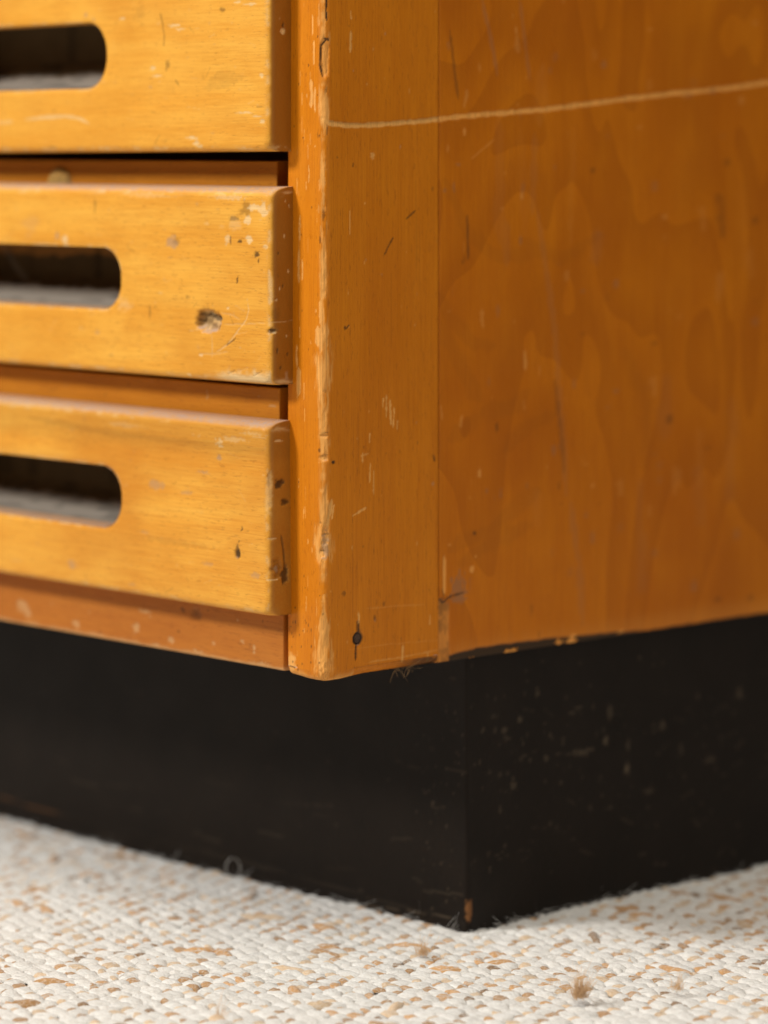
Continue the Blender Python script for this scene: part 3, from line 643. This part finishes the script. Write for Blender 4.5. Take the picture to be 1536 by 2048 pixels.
def rmb(w):
    F = lambda px, py: on_y(px, py, .0006)
    for px, py, a, b in [(45, 1213, .0042, .0028), (55, 1225, .003, .002), (150, 1246, .0035, .0022), (272, 1256, .0024, .0026), (343, 1280, .0024, .0018), (427, 1287, .0014, .0010), (484, 1283, .0016, .0010), (507, 1296, .0014, .0022), (395, 1305, .004, .0014), (520, 1330, .006, .0014), (310, 1290, .003, .001), (290, 1223, .004, .001), (105, 1262, .002, .001)]:
        w.blob(F(px, py), a, b, 0, .55, .0003, .9)
    w.blob(F(392, 1228), .0042, .0028, 1, .35, .0003, .5); w.stroke([F(362, 1215), F(370, 1225)], .001, 1, .5)
    for i in range(26): w.blob(F(rng.uniform(0, 565), rng.uniform(1160, 1340)), rng.uniform(.0003, .0008), rng.uniform(.0003, .0007), int(rng.choice([0, 1, 1])), .8, .0001)
    e = sstep(.0030, .0005, w.V - w.V.min() + .002 * (fbm(w.U / .006, w.V / .01, 12) - .5)); w.field(e, 0, .55, .0002)
zr = lambda px, py, y: on_y(px, py, y)[1]
r1 = rail("rail", on_y(554, 345, .006)[0], zr(554, 400, .006), zr(554, 322, .006), .006, M_RAIL)
r2 = rail("rail", on_y(559, 810, .001)[0], zr(559, 860, .001), zr(559, 776, .001), .001, M_RAIL, rm2)
r3 = rail("bottom_rail", on_y(567, 1300, .0006)[0], zr(567, 1342, .0006), zr(567, 1215, .0006), .0006, M_BOTTOM, rmb)
r3["label"] = "reddish bottom rail with pale chips"
# dark inner web behind the gaps
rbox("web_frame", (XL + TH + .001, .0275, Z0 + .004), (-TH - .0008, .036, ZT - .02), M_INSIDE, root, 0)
# tarnished screw knob on the upper rail
def knob():
    x, z = on_y(116, 372, .004); K = 26; vs, fs = [], []
    prof = [(0, -.0036), (.003, -.0035), (.006, -.0031), (.0085, -.0022), (.0098, -.0010), (.0102, .0022)]
    for rr, h in prof:
        for i in range(K):
            a = i / K * 2 * math.pi; q = rr * (1 + .07 * vnoise(i * .9, h * 900, 3)); vs.append((x + q * math.cos(a), .0055 + h + .0006 * vnoise(i * .7, rr * 900, 5), z + q * math.sin(a)))
    for j in range(len(prof) - 1):
        for i in range(K): fs.append((j * K + i, j * K + (i + 1) % K, (j + 1) * K + (i + 1) % K, (j + 1) * K + i))
    o = mesh_from("screw", vs, np.array(fs), M_BRASS, r1); o["label"] = "tarnished brass round screw head"
knob()

# ---- rest of the carcase
rbox("side_panel", (XL, 0, Z0), (XL + TH, DEP, ZT), M_STILE, root, .003, 3)
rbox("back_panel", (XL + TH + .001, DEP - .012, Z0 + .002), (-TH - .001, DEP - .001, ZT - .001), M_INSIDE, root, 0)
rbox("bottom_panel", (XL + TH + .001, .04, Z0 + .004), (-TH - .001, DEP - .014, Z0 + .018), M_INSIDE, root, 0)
rbox("top_panel", (XL - .004, -.018, ZT + .0005), (.004, DEP, ZT + .024), M_PANEL, root, .003, 3)

# ---- plinth
PB = .003
PA = .1025
def plinth_front():
    xs = np.concatenate([np.linspace(XL + .006, -.40, 10)[:-1], np.linspace(-.40, -PB - .0012, 300), [-PB - .0004, -PB - .0001, -PB - .0001]])
    fy = np.concatenate([np.zeros(309), [.0004, .0012, .0022]])
    zs = np.linspace(-.006, Z0 + .0012, 110); U, V = np.meshgrid(xs, zs); w = Wear(U, V)
    F = lambda px, py: on_y(px, py, PA)
    w.stroke([F(-10, 1592), F(60, 1612), F(120, 1630)], .0006, 0, .22, .0003, .5, taper=False)
    w.stroke([F(120, 1630), F(400, 1700), F(640, 1765), F(820, 1818), F(935, 1848)], .0006, 2, .10, .0005, .5, taper=False)
    w.stroke([F(690, 1806), F(820, 1822), F(920, 1838)], .0005, 2, .35)
    for i in range(60): w.blob(F(rng.uniform(830, 930), rng.uniform(1380, 1850)), .0006, .0008, 2, rng.uniform(.1, .4))
    for i in range(30): w.blob(F(rng.uniform(0, 930), rng.uniform(1350, 1850)), rng.uniform(.0006, .003), .0008, 2, rng.uniform(.05, .2))
    for i in range(34):
        px, py = rng.uniform(-10, 920), rng.uniform(1500, 1840); w.stroke([F(px, py), F(px + rng.uniform(15, 80), py + rng.uniform(-4, 22))], rng.uniform(.0003, .0009), 2, rng.uniform(.04, .16), 0, .8)
    ch = F(935, 1822); w.blob((-PB + .0005, ch[1]), .0017, .0050, 0, .7, .0004, .7)
    P = np.stack([U - np.where(U > -.006, w.H * .8, 0), PA + fy[None, :] + w.H + .0005 * (fbm(U / .05, V / .05, 5) - .5), V], -1)
    return grid_obj("plinth_front", P, M_PLINTH, root, w.C)
pf = plinth_front(); pf["label"] = "black painted recessed plinth front"
def plinth_side():
    ys = np.concatenate([[PA + .0018], seq(PA + .002, DEP - .01, .0010, .004, .36)]); zs = np.linspace(-.006, Z0 + .0012, 130)
    Y, Z = np.meshgrid(ys, zs); w = Wear(Y, Z); j = lambda px, py: on_x(px, py, -PB)
    for px, py, a, b, v in [(1040, 1438, .0024, .0024, .5), (1008, 1462, .003, .0018, .4), (1012, 1476, .0018, .002, .4), (966, 1462, .002, .0018, .35), (1212, 1482, .0026, .0032, .6), (1220, 1425, .003, .004, .4), (1258, 1490, .002, .005, .35), (1165, 1505, .006, .0022, .45), (1150, 1504, .0025, .002, .4), (1254, 1540, .0028, .0040, .8), (1180, 1500, .005, .0015, .4), (1325, 1450, .003, .003, .45), (1026, 1573, .003, .003, .4), (1000, 1550, .002, .002, .3), (1298, 1582, .005, .002, .35), (1420, 1520, .006, .002, .4), (1362, 1497, .002, .004, .3), (1092, 1516, .002, .002, .4), (1000, 1620, .0015, .002, .35), (1008, 1692, .002, .0015, .3), (1180, 1615, .003, .002, .2), (980, 1740, .0014, .002, .3), (1126, 1482, .002, .003, .25), (960, 1525, .0012, .0012, .4), (1478, 1388, .004, .004, .35), (1075, 1385, .002, .003, .35)]:
        w.blob(j(px, py), a * .68, b * .68, 2, v * .85, 0, .9)
    for i in range(26):
        px, py = rng.uniform(945, 1500), rng.uniform(1400, 1780); a_ = rng.normal(0, .5); w.stroke([j(px, py), j(px + 30 * math.cos(a_), py - 30 * math.sin(a_) - 5)], .0004, 2, rng.uniform(.1, .35), 0, .8)
    for i in range(170): w.blob(j(rng.uniform(938, 1536), min(rng.normal(1520, 110), 1800)), rng.uniform(.0005, .0014), rng.uniform(.0005, .0014), 2, rng.uniform(.05, .3))
    w.blob((PA + .002, on_x(935, 1822, -PB)[1]), .0012, .0042, 0, .6)
    P = np.stack([-PB - w.H + .0005 * (fbm(Y / .05, Z / .05, 9) - .5), Y, Z], -1); P[:, 0, 0] -= .004
    return grid_obj("plinth_side", P, M_PLINTH, root, w.C)
plinth_side()
rbox("plinth_side", (XL + .003, PA + .014, -.006), (XL + .018, DEP - .01, Z0 + .001), M_PLINTH, root, 0)
rbox("plinth_back", (XL + .02, DEP - .025, -.006), (-PB - .004, DEP - .0105, Z0 + .001), M_PLINTH, root, 0)

# ------------------------------------------------------------------ rug
def yarn_mat():
    k = N("rug yarn"); at = k.n('ShaderNodeAttribute', attribute_name="wear"); y = k.n('ShaderNodeAttribute', attribute_name="yarn")
    co = k.n('ShaderNodeTexCoord').outputs['Object']
    geo = k.n('ShaderNodeNewGeometry')
    st = k.noise(k.mapped(y.outputs['Vector'], (2.2, 9, 1)), 1.0, 4, 0.7, .5)
    n2 = k.noise(geo.outputs['Position'], 900, 2, .6)
    c = k.mix(k.ramp(st, .35, .75, 0, .38), at.outputs['Color'], (0.30, 0.22, 0.14, 1), 'MULTIPLY')
    c = k.mix(k.ramp(n2, .45, .75, 0, .35), c, (0.92, 0.89, 0.84, 1))
    k.l(c, k.bsdf.inputs['Base Color']); k.bsdf.inputs['Roughness'].default_value = 1.0; k.bsdf.inputs['Specular IOR Level'].default_value = .02
    k.bsdf.inputs['Sheen Weight'].default_value = .25; k.bsdf.inputs['Sheen Roughness'].default_value = .6
    b = k.n('ShaderNodeBump'); b.inputs['Strength'].default_value = .55; b.inputs['Distance'].default_value = .0007
    k.l(k.math('ADD', st, k.math('MULTIPLY', n2, .5)), b.inputs['Height']); k.l(b.outputs[0], k.bsdf.inputs['Normal'])
    return k.m
M_YARN = yarn_mat()
M_RUGBASE = plain("rug ground weave", (0.74, 0.70, 0.63), .95, .35, 160, .8, spec=.1)
M_JUTE = plain("jute fibre", (0.80, 0.54, 0.31), .85, .4, 500, spec=.15)
M_LINT = plain("white lint", (0.72, 0.70, 0.66), .85, .2, 500, spec=.15)

TH_R = math.atan2(-1.9, 1.0)                    # stitch rows in camera right / forward
e_r = (math.cos(TH_R) * RIGHT + math.sin(TH_R) * FWD)[:2]; n_r = np.array([-e_r[1], e_r[0]])
def rug_z(x, y):
    """the rug lies in soft waves and rises a little against the plinth"""
    z = -.0030 + .0035 * (fbm(x / .16, y / .16, 3, 2) - .5) * 2
    return z
GX, GY = np.meshgrid(np.linspace(-1.3, 1.3, 131), np.linspace(-1.3, 1.3, 131))
rug = mesh_from("rug", np.stack([GX, GY, rug_z(GX, GY) - .0012], -1), grid_faces(131, 131), M_RUGBASE)
rug["label"] = "chunky cream wool rug flecked with tan jute yarn under the cabinet"; rug["category"] = "rug"
def loop_shape(L, Wd, H, nu=7, nv=4, bend=.12):
    """half buried tapered yarn hump: verts (nu*nv,3) and uv"""
    u = np.linspace(-1, 1, nu); v = np.linspace(-1, 1, nv + 1)
    Uu, Vv = np.meshgrid(u, v)
    wid = np.clip(1 - np.abs(Uu * .97) ** 2.2, 0, 1) ** .75
    a = Vv * math.pi * .5
    x = Uu * L / 2; y = np.sin(a) * Wd / 2 * wid + bend * Wd * (Uu ** 2); z = np.cos(a) * H * wid - H * .25 * (1 - wid) - .0006
    return np.stack([x, y, z], -1).reshape(-1, 3), np.stack([Uu, Vv], -1).reshape(-1, 2), grid_faces(nv + 1, nu)
PA_, PC_ = .0140, .0076
stitch = []                                       # x, y, rot, L, W, H, colour
nb = int(1.35 / PC_); na = int(1.35 / PA_)
for b in range(-nb, nb):
    off = rng.uniform(-.0012, .0012) + (b % 2) * PA_ * .5 + b * .0016
    for a in range(-na, na):
        for kind in (0, 1):
            s = a * PA_ + off + (PA_ * .5 if kind else 0) + rng.normal(0, .0012); t = b * PC_ + rng.normal(0, .0006)
            p = e_r * s + n_r * t
            if not (-.80 < p[0] < .85 and -.60 < p[1] < .80): continue
            if XL + .01 < p[0] < -PB - .003 and PA + .004 < p[1] < DEP: continue
            if p[0] < -.02 and p[1] > DEP: continue
            if kind == 0:
                g = rng.uniform(.93, 1.03); col = (0.775 * g, 0.77 * g, 0.742 * g); dims = (.0160 * rng.uniform(.8, 1.25), .0112 * rng.uniform(.8, 1.15), .0023 * rng.uniform(.85, 1.2)); r = TH_R + .10
            else:
                q = rng.random() * .999 + .5 * (float(fbm(p[0] / .022, p[1] / .022, 88, 2)) - .55); big = rng.random()
                if q < .30: col = (0.76, 0.745, 0.71)
                elif q < .60: g = rng.uniform(.85, 1.1); col = (0.68 * g, 0.50 * g, 0.32 * g)
                elif q < .98: g = rng.uniform(.75, 1.25); col = (0.50 * g, 0.28 * g, 0.115 * g)
                else: col = (0.26, 0.15, 0.065)
                hh = .0023 * rng.uniform(.75, 1.08); dims = (.0145 * rng.uniform(.55, 1.3), .0074 * rng.uniform(.6, 1.25), hh); r = TH_R + .05
                if big < .04 and q > .20: dims = (.026 * rng.uniform(.7, 1.2), .0062, .0036); r += rng.normal(0, .5)
            stitch.append((p[0], p[1], r + rng.normal(0, .14), *dims, *col, kind, rng.uniform(0, 50)))
stitch = np.array(stitch)
base_ang = math.atan2(RIGHT[1], RIGHT[0])
# which show largest: in frame and nearest
dx_, dy_ = stitch[:, 0] - CAM[0], stitch[:, 1] - CAM[1]
fw = dx_ * FWD[0] + dy_ * FWD[1]; rt_ = dx_ * RIGHT[0] + dy_ * RIGHT[1]
pxx = 768 + F_PX * rt_ / fw; pyy = HOR + F_PX * CAM_Z / fw
vis = (pxx > -5) & (pxx < 1541) & (pyy < 2062) & (fw > .5)
order = np.argsort(np.where(vis, fw, 1e9))[:300]
single = np.zeros(len(stitch), bool); single[order] = True
zz0 = rug_z(stitch[:, 0], stitch[:, 1])
lods = {0: loop_shape(1, 1, 1, 5, 2), 1: loop_shape(1, 1, 1, 11, 6)}
bv, buv, bf = lods[1]; nvp = len(bv)
near_ = (pxx > -90) & (pxx < 1626) & (pyy < 2140) & (fw > .5)
def place(idx, bv):
    s = stitch[idx]; ca, sa = np.cos(s[:, 2] + base_ang), np.sin(s[:, 2] + base_ang)
    bend = (s[:, 10] % 1 - .5)[:, None] * .9
    lx = bv[None, :, 0] * s[:, 3, None]; ly = (bv[None, :, 1] + bend * bv[None, :, 0] ** 2 * 2) * s[:, 4, None]; lz = (bv[None, :, 2] + .0006) * s[:, 5, None] - .0006
    X = s[:, 0, None] + lx * ca[:, None] - ly * sa[:, None]; Y = s[:, 1, None] + lx * sa[:, None] + ly * ca[:, None]; Zz = zz0[idx][:, None] + lz
    n1 = fbm(X / .0022 + s[:, 10, None], Y / .0022, 5, 2) - .5; n2 = fbm(X / .0022, Y / .0022 + s[:, 10, None], 15, 2) - .5
    return np.stack([X + n2 * .0012, Y + n1 * .0016, Zz + n1 * .0012], -1)
VV, FF, CC, YY, base = [], [], [], [], 0
for lod in (0, 1):
    lv, luv, lf = lods[lod]; idx = np.where(~single & (near_ == bool(lod)))[0]
    VV.append(place(idx, lv).reshape(-1, 3)); FF.append((lf[None] + (np.arange(len(idx)) * len(lv))[:, None, None]).reshape(-1, 4) + base); base += len(idx) * len(lv)
    CC.append(np.repeat(stitch[idx, 6:9], len(lv), 0)); YY.append(np.concatenate([np.tile(luv, (len(idx), 1)), np.repeat(stitch[idx, 10], len(lv))[:, None]], 1))
weave = mesh_from("weave", np.concatenate(VV), np.concatenate(FF), M_YARN, rug, np.concatenate(CC), np.concatenate(YY)); weave["kind"] = "stuff"
protos = {}
for i in order:
    t = stitch[i]; key = (int(t[9]), tuple(np.round(t[6:9] * 9).astype(int)), int(t[10]) % 3)
    if key not in protos:
        n1 = fbm(bv[:, 0] * 7 + t[10], bv[:, 1] * 3, 5, 2) - .5; q = bv.copy()
        q[:, 1] += (t[10] % 1 - .5) * .9 * q[:, 0] ** 2 * 2 + n1 * .22; q[:, 2] += n1 * .5; q[:, 0] += n1 * .06
        o = mesh_from("yarn_loop", q, bf, M_YARN, rug, np.tile(t[6:9], (nvp, 1)), np.concatenate([buv, np.full((nvp, 1), t[10])], 1)); protos[key] = o
    else:
        o = protos[key].copy(); COL.objects.link(o); o.parent = rug
    o.location = (t[0], t[1], zz0[i]); o.rotation_euler = (0, 0, t[2] + base_ang); o.scale = (t[3], t[4], t[5])
# loose fuzz, tufts and hairs of the rug
def fuzz():
    V, Fc = [], []
    pick = rng.choice(np.where((pxx > -80) & (pxx < 1620) & (pyy < 2120) & (fw > .5))[0], 9000)
    for i in pick:
        p = np.array([stitch[i, 0] + rng.normal(0, .003), stitch[i, 1] + rng.normal(0, .003), zz0[i] + .0026]); a = rng.uniform(0, 6.283); L = rng.uniform(.003, .010); rise = rng.uniform(-.05, .30) if rng.random() < .85 else rng.uniform(.3, .8)
        d = np.array([math.cos(a), math.sin(a), rise]); bend = np.array([-math.sin(a), math.cos(a), -rise * .9]) * rng.normal(0, .6); r = .00006; k0 = len(V)
        for s_ in range(5):
            t = s_ / 4; q = p + d * L * t + bend * L * t * t
            V.append(q + (0, 0, r)); V.append(q + (r, -r, -r)); V.append(q + (-r, r, -r))
        for s_ in range(4):
            for b in range(3): Fc.append((k0 + s_ * 3 + b, k0 + s_ * 3 + (b + 1) % 3, k0 + s_ * 3 + 3 + (b + 1) % 3, k0 + s_ * 3 + 3 + b))
    o = mesh_from("fuzz", V, Fc, M_LINT, rug); o["kind"] = "stuff"
fuzz()
for px, py, n_, L in [(1158, 1990, 220, .0125), (1355, 1975, 60, .008), (845, 1905, 90, .009), (1110, 1965, 12, .006), (440, 2030, 20, .010)]:
    x, y = on_z(px, py, .002); t = fibres("tuft", (x, y, .001), n_, L, (.0016, .0016, .0005), M_JUTE, rug, .00012, 2.0, .5); t["kind"] = "stuff"
def hair(pts, r, mat):
    V, Fc = [], []; P_ = np.array(pts)
    t = np.linspace(0, len(P_) - 1, 40); C = np.stack([np.interp(t, range(len(P_)), P_[:, k]) for k in range(3)], 1)
    for _ in range(6): C[1:-1] = (C[:-2] + C[1:-1] * 2 + C[2:]) / 4
    for q in C:
        for a in range(4): V.append(q + r * np.array([math.cos(a * 1.571) * .7, math.cos(a * 1.571) * .7, math.sin(a * 1.571)]))
    for i in range(len(C) - 1):
        for a in range(4): Fc.append((i * 4 + a, i * 4 + (a + 1) % 4, i * 4 + 4 + (a + 1) % 4, i * 4 + 4 + a))
    return mesh_from("loose_fibre", V, Fc, mat, rug)
x, y = on_z(466, 1752, .002)
hair([np.array([x, y, .001]) + RIGHT * (.0042 * math.sin(a)) + np.array([0, 0, .0055 - .0055 * math.cos(a)]) for a in np.linspace(-2.9, 2.9, 14)], .00022, M_LINT)
hair([np.array([*on_z(px, py, .004), .004]) for px, py in [(180, 1975), (230, 1962), (265, 1935), (275, 1925)]], .00018, M_LINT)
